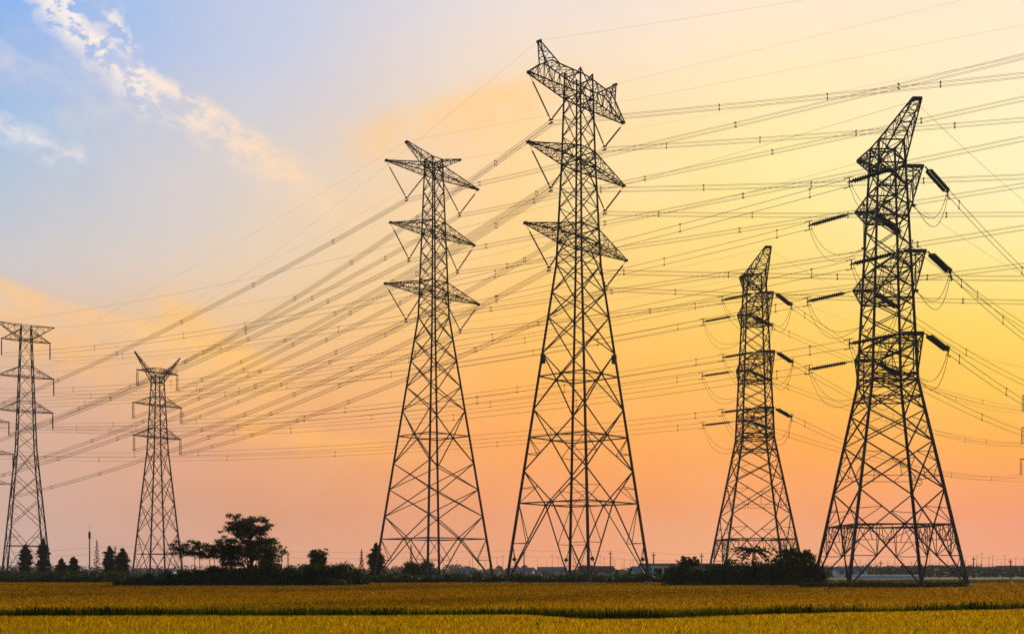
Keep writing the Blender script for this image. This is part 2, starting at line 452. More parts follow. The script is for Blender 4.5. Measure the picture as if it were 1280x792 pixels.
# ------------------------------------------------------------------ pylons
def interp(prof, z):
    zs = [p[0] for p in prof]; ws = [p[1] for p in prof]
    return float(np.interp(z, zs, ws))
def lerp(a, b, k): return a + (b - a) * k
CN = ((-1, -1), (1, -1), (1, 1), (-1, 1))
class Pylon:
    """square lattice mast in local axes: x along the crossarms, z up"""
    def __init__(s, name, loc, rz, prof, mat, label, group, legw=.26, brw=.10):
        s.root = empty(name, loc, rz, label, 'pylon', group)
        s.prof = prof; s.mat = mat; s.legw = legw; s.brw = brw
        s.M = Matrix.Translation(Vector(loc)) @ Matrix.Rotation(rz, 4, 'Z')
    def w(s, z): return interp(s.prof, z)
    def c(s, i, z):
        w = s.w(z); return Vector((CN[i][0] * w, CN[i][1] * w, z))
    def W(s, p): return s.M @ Vector(p)
    def legs(s, wtop=.5):
        zt = s.prof[-1][0]
        for i in range(4):
            mb = MB(); zs = [p[0] for p in s.prof]
            for a, b in zip(zs[:-1], zs[1:]):
                k0 = 1 - (1 - wtop) * a / zt; k1 = 1 - (1 - wtop) * b / zt
                mb.bar(s.c(i, a), s.c(i, b), s.legw * k0, s.legw * k1)
            lg = mb.build('leg', s.mat, s.root)
            f = MB(); c = s.c(i, 0); f.box(c.x-.55, c.x+.55, c.y-.55, c.y+.55, -.3, .28); f.build('foundation', M['concrete'], lg)
    def lattice(s, panels, upper):
        """panels: (z_top, z_bottom, belt z or None, redundants 0..2); upper: list of z"""
        mb = MB(); b = s.brw
        for zt, zb, belt, red in panels:
            for i in range(4):
                j = (i + 1) % 4
                A, B, Cc, D = s.c(i, zt), s.c(j, zt), s.c(j, zb), s.c(i, zb)
                wt, wb = s.w(zt), s.w(zb)
                k = wt / (wt + wb); X = lerp(A, Cc, k)
                if belt is not None:
                    E, G = s.c(i, belt), s.c(j, belt); X = (E + G) / 2
                    mb.bar(E, G, b * 1.25)
                    nxt = (s.c(j, belt) + s.c((j + 1) % 4, belt)) / 2
                    mb.bar(X, nxt, b * .8)
                    mb.bar(A, X, b); mb.bar(B, X, b); mb.bar(X, Cc, b * 1.1); mb.bar(X, D, b * 1.1)
                    P = .16
                    mb.box(X.x-P, X.x+P, X.y-P, X.y+P, X.z-P*1.1, X.z+P*1.1)
                    if red:
                        for L0, foot, up in ((E, D, A), (G, Cc, B)):
                            h = lerp(X, foot, .5); lg = lerp(L0, foot, .5)
                            mb.bar(h, lg, b * .6); mb.bar(L0, h, b * .6)
                            if red > 1:
                                h2 = lerp(X, foot, .78); lg2 = lerp(L0, foot, .78)
                                mb.bar(h2, lg, b * .5); mb.bar(h2, lg2, b * .5)
                            if red > 2:
                                h3 = lerp(X, foot, .25); lg3 = lerp(L0, foot, .25); bm = lerp(X, L0, .5)
                                mb.bar(bm, h, b * .5); mb.bar(bm, h3, b * .5); mb.bar(h3, L0, b * .5); mb.bar(lg3, h, b * .5); mb.bar(h3, lg3, b*.45)
                                q3 = lerp(X, L0, .25); mb.bar(q3, h3, b * .45); q4 = lerp(X, L0, .75); mb.bar(q4, lerp(lg3, h3, .5), b * .45); mb.bar(q4, lg, b*.4)
                                hv = Vector((h.x, h.y, belt)); mb.bar(hv, h, b*.45)
                            if red < 2: continue
                            hu = lerp(up, X, .5); lu = lerp(up, L0, .55)
                            mb.bar(hu, lu, b * .5); mb.bar(hu, L0, b * .5)
                else:
                    mb.bar(A, Cc, b); mb.bar(B, D, b)
                    if red:
                        zm = X.z; L1, L2 = s.c(i, zm), s.c(j, zm)
                        for L0, up, dn in ((L1, A, D), (L2, B, Cc)):
                            a1 = lerp(up, X, .5); a2 = lerp(dn, X, .5)
                            mb.bar(a1, L0, b * .5); mb.bar(a2, L0, b * .5)
                            if red > 1:
                                mb.bar(a1, lerp(up, L0, .5), b * .45); mb.bar(a2, lerp(dn, L0, .5), b * .45)
                        if red > 1:
                            t1, t2 = lerp(D, X, .5), lerp(Cc, X, .5); mb.bar(t1, t2, b * .45)
                            mb.bar(X, (t1 + t2) / 2, b * .4)
        for zt, zb in zip(upper[:-1], upper[1:]):
            for i in range(4):
                j = (i + 1) % 4
                A, B, Cc, D = s.c(i, zt), s.c(j, zt), s.c(j, zb), s.c(i, zb)
                mb.bar(A, Cc, b * .8); mb.bar(B, D, b * .8)
        mb.build('bracing', s.mat, s.root)
    def collar(s, mb, z, diag=True):
        for i in range(4): mb.bar(s.c(i, z), s.c((i + 1) % 4, z), s.brw)
        if diag: mb.bar(s.c(0, z), s.c(2, z), s.brw * .7); mb.bar(s.c(1, z), s.c(3, z), s.brw * .7)
    def arm(s, sg, L, zt, zl, zu, n=5, tipw=.25, name='crossarm', tiph=.0, k=1.):
        mb = MB(); b = s.brw * k; wl, wu = s.w(zl), s.w(zu)
        low = [(Vector((sg * wl, y * wl, zl)), Vector((sg * L, y * tipw, zt - tiph))) for y in (-1, 1)]
        upp = [(Vector((sg * wu, y * wu, zu)), Vector((sg * L, y * tipw, zt + tiph))) for y in (-1, 1)]
        for a, q in low + upp: mb.bar(a, q, b * 1.25, b)
        mb.bar(low[0][1], low[1][1], b * 1.4); mb.bar(upp[0][1], upp[1][1], b * 1.4)
        prev = None
        for i in range(n + 1):
            f = i / n; f = 1 - (1 - f) ** 1.15
            l0, l1 = lerp(*low[0], f), lerp(*low[1], f); u0, u1 = lerp(*upp[0], f), lerp(*upp[1], f)
            if i < n:
                mb.bar(l0, u0, b * .55); mb.bar(l1, u1, b * .55); mb.bar(l0, l1, b * .55); mb.bar(u0, u1, b * .55)
            if prev:
                p0, p1, r0, r1 = prev
                mb.bar(p0, u0, b * .55) if i % 2 else mb.bar(r0, l0, b * .55)
                mb.bar(p1, u1, b * .55) if i % 2 else mb.bar(r1, l1, b * .55)
                mb.bar(p0, l1, b * .5); mb.bar(p1, l0, b * .5)
                mb.bar(r0, u1, b * .5) if i % 2 else mb.bar(r1, u0, b * .5)
            prev = (l0, l1, u0, u1)
        s.collar(mb, zl); s.collar(mb, zu, False)
        mb.box(sg * L - .14, sg * L + .14, -tipw - .05, tipw + .05, zt - .16, zt + .16)
        return mb.build(name, s.mat, s.root)
    def deep_arm(s, sg, L, z, zu, knee=.66):
        """a crossarm whose top chord stays level as far as the knee, then drops to the tip"""
        mb = MB(); b = s.brw * .9; wl, wu = s.w(z), s.w(zu); n = 7; kx = knee * L; prev = None
        for i in range(n + 1):
            x = lerp(wl, L, i / n); f = (x - wl) / (L - wl)
            yl = lerp(wl, .22, f); yu = yl * .9
            zt = zu if x <= kx else lerp(zu, z + .15, (x - kx) / (L - kx))
            q = [Vector((sg*x, -yl, z)), Vector((sg*x, yl, z)), Vector((sg*x, -yu, zt)), Vector((sg*x, yu, zt))]
            if i < n:
                for a, c in ((0, 2), (1, 3), (0, 1), (2, 3)): mb.bar(q[a], q[c], b * .6)
            if prev:
                for a in range(4): mb.bar(prev[a], q[a], b * 1.15)
                for a, c in (((0, 2), (1, 3)) if i % 2 else ((2, 0), (3, 1))): mb.bar(prev[a], q[c], b * .6)
                mb.bar(prev[0], q[1], b * .5); mb.bar(prev[1], q[0], b * .5); mb.bar(prev[2], q[3], b * .5)
            prev = q
        s.collar(mb, z); s.collar(mb, zu, False)
        mb.box(sg * L - .14, sg * L + .14, -.27, .27, z - .1, z + .22)
        mb.build('crossarm', s.mat, s.root)
    def horn(s, sg, L, z, zu, px_, pz):
        mb = MB(); b = s.brw * .8; tip = [Vector((sg * px_, y, pz)) for y in (-.22, .22)]
        ba = [Vector((sg * L * .50, -.85, zu)), Vector((sg * L * .50, .85, zu))]; bb = [Vector((sg * L * .74, -.5, zu - .75)), Vector((sg * L * .74, .5, zu - .75))]
        for k in (0, 1):
            mb.bar(ba[k], tip[k], b * 1.2); mb.bar(bb[k], tip[k], b * 1.2)
            for f in (.25, .5, .75):
                mb.bar(lerp(ba[k], tip[k], f), lerp(bb[k], tip[k], f), b * .6); mb.bar(lerp(ba[k], tip[k], f), lerp(bb[k], tip[k], f - .25), b * .6)
        for f in (.3, .6): mb.bar(lerp(ba[0], tip[0], f), lerp(ba[1], tip[1], f), b * .6); mb.bar(lerp(bb[0], tip[0], f), lerp(bb[1], tip[1], f), b * .6)
        mb.bar(tip[0] + Vector((0, -.15, 0)), tip[1] + Vector((0, .15, 0)), .28)
        mb.build('earth_wire_arm', s.mat, s.root)
    def string(s, p, q, r=.13, core=.05, n=16, link=.12, mat=None, end=.04, seg=8, name='insulator_string'):
        p = Vector(p); q = Vector(q); mb = MB()
        prof = [(0, .03), (link, .03)]
        for i in range(n):
            a = link + (1 - link - end) * i / n; da = (1 - link - end) / n
            prof += [(a + .05 * da, core), (a + .25 * da, r), (a + .6 * da, r * .85), (a + .8 * da, core)]
        prof += [(1 - end, .03), (1, .03)]
        mb.lathe(p, q, prof, seg)
        return mb.build(name, mat or M['insul_grey'], s.root)

GP = 'steel lattice pylons across the rice plain'
# --- the two tall pylons with V-strings
def v_pylon(loc, rz, prof, panels, upper, arms, peak, label, drop, vfrac, deep=False):
    P = Pylon('lattice_pylon', loc, rz, prof, M['steel'], label, GP, .30, .125)
    P.legs(.55); P.lattice(panels, upper)
    P.hang = {}
    zp, Lp, zpl, zpu = peak
    for sg in (-1, 1):
        if deep: P.horn(sg, arms['top'][1], arms['top'][0], zpu, Lp, zp)
        else: P.arm(sg, Lp, zp, zpl, zpu, 5, .25, 'earth_wire_arm', .10, .8)
        P.hang[('peak', sg)] = P.W((sg * Lp, 0, zp + .1))
        for nm, (z, L, rise) in arms.items():
            if deep and nm == 'top': P.deep_arm(sg, L, z, zpu)
            else: P.arm(sg, L, z, z, z + rise, 7, .22, k=.85)
            vx = sg * L * vfrac; v = Vector((vx, 0, z - drop))
            P.string((sg * L, 0, z - .1), v + Vector((sg * .15, 0, .1)), .125, .07, 22, .18)
            wi = P.w(z) + .5
            P.string((sg * wi, 0, z - .1), v + Vector((-sg * .15, 0, .1)), .125, .07, 16, .04)
            y = MB(); y.bar(v + Vector((0, -.35, 0)), v + Vector((0, .35, 0)), .12); y.bar(v + Vector((-.3, 0, .1)), v + Vector((.3, 0, .1)), .12)
            y.bar(v, v + Vector((0, 0, -.45)), .08); y.bar(v + Vector((0, -.35, -.45)), v + Vector((0, .35, -.45)), .14)
            y.build('yoke_plate', M['steel'], P.root)
            P.hang[(nm, sg)] = P.W(v + Vector((0, 0, -.4)))
    return P

def anti_climb(P, z):
    for i in range(4):
        c = P.c(i, z); m = MB(); o = Vector((-CN[i][0] * .9, 0, 0))
        m.bar(c, c + o * 1.6, .06); m.lathe(c + o + Vector((0, 0, -.28)), c + o + Vector((0, 0, .28)), [(0, .05), (.2, .24), (.5, .3), (.8, .24), (1, .05)], 8)
        m.build('warning_ball', M['red'], P.root)

profA = [(0, 7.15), (44.5, 1.84), (71.0, 1.05)]
A = v_pylon((-13.2, 185, 0), R(43.5), profA,
    [(44.5, 40.6, None, 0), (40.6, 37.1, None, 0), (37.1, 32.7, None, 0), (32.7, 28.7, None, 0), (28.7, 19.8, 24.4, 0), (19.8, 15.4, None, 0),
     (15.4, 10.9, None, 0), (10.9, 0, 7.1, 1)],
    [71.0, 68.3, 65.6, 62.6, 60.6, 58.4, 55.6, 53.0, 50.6, 48.3, 46.3, 44.5],
    {'top': (68.3, 9.95, 1.7), 'middle': (58.4, 9.1, 1.9), 'bottom': (48.3, 10.15, 1.9)}, (72.4, 5.8, 69.6, 71.0),
    'tall pylon with V-shaped insulators, second tallest, standing left of the tallest one', 5.1, .58)
profB = [(0, 7.0), (43.5, 2.16), (58, 1.62), (69.6, 1.35)]
B = v_pylon((9.1, 150, 0), R(49.2), profB,
    [(43.5, 39.7, None, 0), (39.7, 36.3, None, 0), (36.3, 31.4, None, 0), (31.4, 23.7, 28.2, 0), (23.7, 15.3, 19.9, 1), (15.3, 0, 10.9, 2)],
    [69.6, 66.9, 63.9, 60.9, 58.3, 56.8, 54.0, 51.2, 48.8, 46.5, 45.0, 43.5],
    {'top': (66.1, 10.6, 1.6), 'middle': (57.1, 10.7, 1.9), 'bottom': (46.5, 11.3, 1.9)}, (70.9, 8.5, 67.9, 68.9),
    'tallest pylon in the centre, V-shaped insulators under three pairs of crossarms', 4.7, .57, True)
anti_climb(B, 3.3)
for i, z in ((1, 30.6), (3, 30.6)):
    c = B.c(i, z); m = MB(); m.box(c.x-.25+.3*CN[i][0]*-1, c.x+.25+.3*CN[i][0]*-1, c.y-.25, c.y+.25, z-.6, z+.6); m.build('equipment_box', M['steel'], B.root)

# --- the dead-end pylons on the right (two of a kind)
profD = [(0, 6.25), (22.2, 2.45), (43, 1.6), (48.3, 1.35)]
def deadend(loc, rz, label, tips):
    """tips: for each (arm, side) the two far wire ends, left then right, in world space"""
    P = Pylon('lattice_pylon', loc, rz, profD, M['steel'], label, GP, .30, .13)
    P.legs(.6)
    P.lattice([(22.2, 18.9, None, 1), (18.9, 15.5, None, 1), (15.5, 10.35, None, 2), (10.35, 0, 6.6, 3)],
              [48.3, 45.8, 43.2, 41.2, 39.2, 36.8, 34.3, 32.2, 30.2, 28.1, 26.05, 24.1, 22.2])
    rings = MB(); P.collar(rings, 22.2); P.collar(rings, 20.4)
    for i in range(4): rings.bar(P.c(i, 22.2), P.c((i + 1) % 4, 20.4), .07)
    rings.build('waist_belt', M['steel'], P.root)
    P.ends = {}
    for sg in (-1, 1):
        P.arm(sg, 8.5, 49.6, 45.8, 48.3, 5, .45, 'earth_wire_arm', .12, .9)
        P.ends[('peak', sg, -1)] = P.W((sg * 8.5, .5, 49.6)); P.ends[('peak', sg, 1)] = P.W((sg * 8.5, -.5, 49.6))
        for nm, z, L in (('top', 43.2, 7.3), ('middle', 34.3, 8.0), ('bottom', 26.05, 7.4)):
            P.arm(sg, L, z, z - 3.2, z, 4, 1.1, 'crossarm', 0, .85)
            ylist = []
            for side in (-1, 1):       # -1 left in the picture (+y local), 1 right
                a = Vector((sg * L, side * 1.3, z - .05))
                far = P.M.inverted() @ tips[(nm, sg, side)]
                d = (far - a); hor = Vector((d.x, d.y, 0)).length
                d = Vector((d.x, d.y, d.z - hor * tips['drop'][side])).normalized()
                e = a + d * (5.2 if side < 0 else 6.2)
                # twin strings
                w = d.cross(Vector((0, 0, 1))).normalized() * .22
                lk = MB(); k0 = a + d * .9; lk.bar(a, k0, .10); lk.bar(k0 - w, k0 + w, .14); lk.build('yoke_plate', M['steel'], P.root)
                for q in (-1, 1):
                    P.string(k0 + w * q, e + w * q, .19, .07, 15, .03, M['insul'], .03)
                yk = MB(); g = e + d * .25; h = Vector((0, 0, .5))
                yk.bar(e - w, e + w, .14); yk.bar(e, g + d*.2, .10); yk.bar(g + h + d * .0, g - h + d * .0, .09); yk.bar(g + h, g + h + d * .6, .08); yk.bar(g - h, g - h + d * .6, .08)
                yk.bar(g + h, g + h - d * .45, .06); yk.bar(g - h, g - h - d * .45, .06)
                yk.build('yoke_frame', M['steel'], P.root)
                P.ends[(nm, sg, side)] = P.W(g + d * .5)
                ylist.append(g)
            # jumper string and the slack loops round the arm
            js = Vector((sg * (L + .1), 0 if sg > 0 else 0, z - .1)); jb = js + Vector((sg * .1, 0, -3.9))
            P.string(js, jb, .09, .06, 16, .05, None, .03, 6, 'jumper_string')
            m = MB(); m.lathe(jb + Vector((0, -.3, -.1)), jb + Vector((0, .3, -.1)), [(0, .05), (.3, .16), (.7, .16), (1, .05)], 8); m.build('jumper_weight', M['steel'], P.root)
            for o in (-.3, .3):
                m = MB(); pts = []
                for g, rev in ((ylist[0], 0), (ylist[1], 1)):
                    seg = []
                    for k in range(13):
                        f = k / 12; p = lerp(g + Vector((0, 0, -o * 1.2)), jb + Vector((o * .5, 0, -.15)), f)
                        p.z -= (2.9 + o) * math.sin(math.pi * f ** .8) * (1 - .25 * f); seg.append(p)
                    pts += seg if not rev else seg[::-1][1:]
                m.tube(pts, .03); m.build('jumper_wire', M['wire'], P.root)
    return P

def dead_tips(base, left, right):
    return None
EDGES = {}
# E, F, G, H: slimmer suspension pylons far away
def far_pylon(loc, rz, prof, panels, upper, arms, top, label, hang=2.6, style='flat', group=GP, tipw=.15):
    P = Pylon('lattice_pylon', loc, rz, prof, M['steel_far'], label, group, .30, .115)
    P.legs(.6); P.lattice(panels, upper); P.hang = {}
    for sg in (-1, 1):
        z, L, zl, zu = top
        P.arm(sg, L, z, zl, zu, 4, tipw, 'earth_wire_arm', .05, .9)
        P.hang[('peak', sg)] = P.W((sg * L, 0, z))
        for nm, (z, L, rise) in arms.items():
            P.arm(sg, L, z, z, z + rise, 4, tipw, k=.9)
            for y in (-.35, .35):
                P.string((sg * L, y, z - .1), (sg * L, y, z - hang), .10, .06, 12, .1, None, .05, 6)
            m = MB(); m.bar((sg * L, -.7, z - hang), (sg * L, .7, z - hang), .14); m.build('yoke_plate', M['steel_far'], P.root)
            P.hang[(nm, sg)] = P.W((sg * L, 0, z - hang - .1))
    return P
kE = 250 / F
def zE(e, k=kE): return 1.6 + e * k
E = far_pylon((gx(32.5, 250), 250, 0), R(32), [(0, 4.6), (zE(152), 2.0), (zE(306), 1.05)],
    [(zE(152), zE(120), None, 0), (zE(120), zE(91), None, 1), (zE(91), zE(56), None, 1), (zE(56), 0, zE(32), 2)],
    [zE(v) for v in (306, 290, 270, 250, 230, 210, 190, 171, 152)],
    {'top': (zE(288), 5.1, 2.6), 'middle': (zE(243), 5.9, 2.2), 'bottom': (zE(200), 5.7, 2.2)}, (zE(308), 5.9, zE(290), zE(307)),
    'far left pylon with a wide flat-topped crossarm, partly in front of two conifers', 3.6)
kF = 255 / F
Fp = far_pylon((gx(197, 255), 255, 0), R(46), [(0, 4.2), (zE(150, kF), 1.75), (zE(245, kF), 1.0)],
    [(zE(150, kF), zE(118, kF), None, 0), (zE(118, kF), zE(84, kF), None, 1), (zE(84, kF), zE(48, kF), None, 1), (zE(48, kF), 0, zE(22, kF), 2)],
    [zE(v, kF) for v in (245, 230, 212, 193, 176, 163, 150)],
    {'top': (zE(248.5, kF), 5.0, .9), 'middle': (zE(207.5, kF), 6.0, 2.0), 'bottom': (zE(167.5, kF), 5.8, 2.0)}, (zE(270, kF), 5.6, zE(236, kF), zE(243, kF)),
    'small far pylon with two raised horn-like arms forming a Y at its top', 3.4)
kH = 262 / F
H = far_pylon((gx(-40, 262), 262, 0), R(15), [(0, 4.6), (zE(100, kH), 2.0), (zE(222, kH), 1.0)],
    [(zE(100, kH), zE(80, kH), None, 0), (zE(80, kH), zE(50, kH), None, 1), (zE(50, kH), 0, zE(25, kH), 1)],
    [zE(v, kH) for v in (222, 205, 188, 168, 148, 128, 109, 100)],
    {'top': (zE(188, kH), 9.0, 2.4), 'middle': (zE(148, kH), 9.9, 2.4), 'bottom': (zE(110, kH), 9.6, 2.4)}, (zE(225, kH), 4.0, zE(205, kH), zE(222, kH)),
    'pylon cut off by the left edge, only its crossarm tips showing', 3.0)
kG = 300 / F
G = far_pylon((gx(1318, 300), 300, 0), R(5), [(0, 4.6), (zE(100, kG), 2.0), (zE(240, kG), 1.0)],
    [(zE(100, kG), zE(80, kG), None, 0), (zE(80, kG), zE(50, kG), None, 1), (zE(50, kG), 0, zE(25, kG), 1)],
    [zE(v, kG) for v in (240, 220, 200, 179, 160, 140, 120, 100)],
    {'top': (zE(219, kG), 9.0, 1.8), 'middle': (zE(179, kG), 9.2, 1.8), 'bottom': (zE(140, kG), 9.6, 1.8)}, (zE(250, kG), 3.6, zE(228, kG), zE(240, kG)),
    'distant pylon cut off by the right edge, hanging strings at the frame', 4.2)

# wire ends that leave the picture
LX = {}
for i, (nm, yn, yf) in enumerate((('top', 500, 507), ('middle', 527, 532), ('bottom', 562, 566))):
    LX[(nm, 1)] = at(-90, yn, 250); LX[(nm, -1)] = at(-100, yf, 262)
RX = {('top', 1): at(1440, 452, 190), ('middle', 1): at(1440, 505, 190), ('bottom', 1): at(1440, 556, 190),
      ('top', -1): at(1420, 470, 203), ('middle', -1): at(1420, 520, 203), ('bottom', -1): at(1420, 566, 203)}
tD = {'drop': {-1: .10, 1: .10}}; tC = {'drop': {-1: .08, 1: .12}}
for nm in ('top', 'middle', 'bottom'):
    for sg in (-1, 1):
        tD[(nm, sg, -1)] = E.hang[(nm, -sg)]; tD[(nm, sg, 1)] = RX[(nm, sg)]
        tC[(nm, sg, -1)] = LX[(nm, sg)]; tC[(nm, sg, 1)] = G.hang[(nm, -sg)]
D = deadend((41.0, 120, 0), R(-89), 'large dark pylon on the right with a leaning pointed top and slanting insulators', tD)
# round plate hanging in the right face
m = MB(); c = Vector((5.4, 1.2, 11.0))
m.tube([c + Vector((0, .5 * math.cos(a * math.pi / 10), .5 * math.sin(a * math.pi / 10))) for a in range(21)], .035)
m.bar(c + Vector((0, -.35, -.35)), c + Vector((0, .35, .35)), .05); m.bar(c + Vector((0, .35, -.35)), c + Vector((0, -.35, .35)), .05)
m.build('hoop', M['steel'], D.root)
Cp = deadend((37.8, 171, 0), R(-89), 'smaller pylon with a leaning pointed top, standing between the tallest and the large dark one', tC)

# ------------------------------------------------------------------ conductors
def span_pt(P, Q, sag, f):
    p = lerp(P, Q, f); p = p.copy(); p.z -= sag * 4 * f * (1 - f); return p
def bundle(P, Q, sag, label, group, sep, quad=True, r=.020, spacers=(.1, .25, .4, .55, .7, .85), taper=False):
    root = empty('conductor_bundle', P, 0, label, 'power line', group)
    d = (Q - P); side = Vector((d.y, -d.x, 0)).normalized()
    offs = [(-.5, -.5), (.5, -.5), (-.5, .5), (.5, .5)] if quad else [(0, -.5), (0, .5)]
    N = 36
    for a, b in offs:
        m = MB(); pts = []
        for i in range(N + 1):
            f = i / N; pts.append(span_pt(P, Q, sag, f) - P + side * a * sep * .8 + Vector((0, 0, b * sep)))
        m.tube(pts, r); m.build('wire', M['wire'], root)
    for f in spacers:
        c = span_pt(P, Q, sag, f) - P; m = MB(); dn = d.normalized()
        h = sep * .5 + .05; w = side * sep * .4
        if quad:
            q = [c + w + Vector((0, 0, h)), c + w - Vector((0, 0, h)), c - w - Vector((0, 0, h)), c - w + Vector((0, 0, h))]
            for i in range(4): m.bar(q[i], q[(i + 1) % 4], .05)
            for v in q: m.bar(v - dn * .08, v + dn * .08, .085)
        else:
            m.bar(c + Vector((0, 0, h)), c - Vector((0, 0, h)), .05)
            for s_ in (-1, 1): v = c + Vector((0, 0, s_ * h)); m.bar(v - dn * .12, v + dn * .12, .11)
        m.build('spacer', M['steel'], root)
    return root
def single(P, Q, sag, label, group, r=.008, name='earth_wire'):
    m = MB(); m.tube([span_pt(P, Q, sag, i / 40) - P for i in range(41)], r)
    o = m.build(name, M['wire'], None); o.location = P
    return tag(o, label, 'power line', group)
def spj(t_): return [x + rs.uniform(-.05, .05) * (x > .05) for x in t_]
SD = {-1: 'left', 1: 'right'}
NF = {1: 'near', -1: 'far'}
rs = random.Random(5)
def sp(n=6): 
    o = rs.uniform(0, .06); return [o + (i + .5) / n * .94 for i in range(n)]
# second tallest -> right, and left to the cut-off pylon
AR = {('top', -1): (69, 127), ('top', 1): (122, 137), ('middle', -1): (172, 128), ('middle', 1): (230, 138), ('bottom', -1): (283, 128), ('bottom', 1): (330, 138)}
BR = {('top', -1): (92, 132), ('top', 1): (148, 146), ('middle', -1): (219, 132), ('middle', 1): (266, 146), ('bottom', -1): (346, 132), ('bottom', 1): (376, 146)}
def beyond(P, py, d, px=1280, k=1.22):
    q = at(px, py, d); return P + (q - P) * k
g1 = 'four-wire bundles between the pylons'
for (nm, sg), (py, d) in AR.items():
    P = A.hang[(nm, sg)]
    bundle(P, beyond(P, py, d), .25, f'four-wire bundle, {nm} {SD[sg]} V-insulator of second tallest pylon, rising right', g1, .5, spacers=sp(5))
    bundle(P, H.hang[(nm, sg)], 2.6, r=.028, label= f'four-wire bundle, {nm} {SD[sg]} V-insulator of second tallest pylon, to left edge', group=g1, sep=.5, spacers=sp(7))
for (nm, sg), (py, d) in BR.items():
    P = B.hang[(nm, sg)]
    bundle(P, beyond(P, py, d), .3, f'four-wire bundle, {nm} {SD[sg]} V-insulator of tallest pylon, running right', g1, .5, spacers=sp(5))
    bundle(P, Fp.hang[(nm, sg)], 2.4, r=.028, label= f'four-wire bundle, {nm} {SD[sg]} V-insulator of tallest pylon, to Y-topped pylon', group=g1, sep=.5, spacers=sp(7))
g2 = 'two-wire bundles strung between the pylons'
for nm in ('top', 'middle', 'bottom'):
    for sg in (1, -1):
        P = D.ends[(nm, sg, -1)]; bundle(P, E.hang[(nm, -sg)], 3.5, f'two-wire bundle, {nm} {NF[sg]} crossarm of large dark pylon, running left', g2, .8, False, .028, spj((.02, .14, .3, .5, .66, .82)))
        P = D.ends[(nm, sg, 1)]; bundle(P, RX[(nm, sg)], 2.6, f'two-wire bundle, {nm} {NF[sg]} crossarm of large dark pylon, dropping steeply right', g2, .75, False, .028, spj((.03, .22, .5, .8)))
        P = Cp.ends[(nm, sg, -1)]; bundle(P, LX[(nm, sg)], 4.2 if nm != 'bottom' else 3.2, f'two-wire bundle, {nm} {NF[sg]} crossarm of smaller leaning-top pylon, running left', g2, .75, False, .028, spj((.02, .16, .33, .52, .7)))
        P = Cp.ends[(nm, sg, 1)]; bundle(P, G.hang[(nm, -sg)], 4.0, f'two-wire bundle, {nm} {NF[sg]} crossarm of smaller leaning-top pylon, running right', g2, .75, False, .028, spj((.03, .3, .6)))
ge = 'single earth wires along the pylon tops'
for sg in (-1, 1):
    P = A.hang[('peak', sg)]; single(P, H.hang[('peak', sg)], 2, f'thin wire from {SD[sg]} peak of second tallest pylon down to left edge', ge)
    q = at(1280, 30 + 40 * (sg > 0), 125 + 8 * sg); single(P, P + (q - P) * 1.2, .2, f'thin wire from {SD[sg]} peak of second tallest pylon rising to the right', ge)
    P = B.hang[('peak', sg)]; single(P, Fp.hang[('peak', sg)], 1.5, f'thin wire from {SD[sg]} peak of tallest pylon down to Y-topped pylon', ge)
    q = at(1000 if sg < 0 else 1200, 0, 128 + 8 * sg); single(P, P + (q - P) * 1.5, .1, f'thin wire from {SD[sg]} peak of tallest pylon rising to the top edge', ge)
    P = D.ends[('peak', sg, -1)]; single(P, E.hang[('peak', -sg)], 3.0, f'thin wire from {NF[sg]} peak of large dark pylon running left', ge, .014)
    P = D.ends[('peak', sg, 1)]; single(P, at(1440 if sg > 0 else 1400, 360 + 40 * (sg < 0), 190), 2.0, f'thin wire from {NF[sg]} peak of large dark pylon dropping right', ge, .014)
    P = Cp.ends[('peak', sg, -1)]; single(P, at(-90, 470 + 8 * sg, 250), 3.0, f'thin wire from {NF[sg]} peak of smaller leaning-top pylon running left', ge, .014)
    P = Cp.ends[('peak', sg, 1)]; single(P, G.hang[('peak', -sg)], 3.0, f'thin wire from {NF[sg]} peak of smaller leaning-top pylon running right', ge, .014)

# ------------------------------------------------------------------ vegetation
def leaves(name, pts, size, mat, parent, seed, elong=1.6, tone=None, flat=0.):
    r = np.random.default_rng(seed); n = len(pts); pts = np.asarray(pts)
    a = r.normal(size=(n, 3)); a[:, 2] *= (1 - flat); a /= np.linalg.norm(a, axis=1)[:, None]
    b = r.normal(size=(n, 3)); b -= (b * a).sum(1)[:, None] * a; b /= np.linalg.norm(b, axis=1)[:, None]
    s = size * r.uniform(.6, 1.4, (n, 1))
    V = np.stack([pts - a * s * elong * .5, pts + b * s * .38, pts + a * s * elong * .5, pts - b * s * .38], 1).reshape(-1, 3)
    me = bpy.data.meshes.new(name)
    me.vertices.add(n * 4); me.vertices.foreach_set('co', V.astype(np.float32).ravel())
    me.loops.add(n * 4); me.loops.foreach_set('vertex_index', np.arange(n * 4, dtype=np.int32))
    me.polygons.add(n); me.polygons.foreach_set('loop_start', (np.arange(n) * 4).astype(np.int32))
    me.polygons.foreach_set('loop_total', np.full(n, 4, np.int32)); me.update(calc_edges=True)
    tn = r.uniform(0, 1, n) if tone is None else np.clip(tone + r.normal(0, .2, n), 0, 1)
    at_ = me.attributes.new('tone', 'FLOAT', 'POINT'); at_.data.foreach_set('value', np.repeat(tn, 4).astype(np.float32))
    me.materials.append(mat)
    o = bpy.data.objects.new(name, me); COL.objects.link(o); o.parent = parent
    return o
def clump_pts(r, centers, radii, per):
    out = []; tone = []
    for c, rad in zip(centers, radii):
        n = int(per * rad[0] * rad[1]) + 6
        p = r.normal(size=(n, 3)); p /= np.linalg.norm(p, axis=1)[:, None]
        p *= r.uniform(.1, 1, (n, 1)) ** .5 * np.exp(r.normal(0, .22, (n, 1)))
        out.append(np.asarray(c) + p * np.asarray(rad)); tone.append(np.full(n, r.uniform(.1, .9)))
    return np.concatenate(out), np.concatenate(tone)
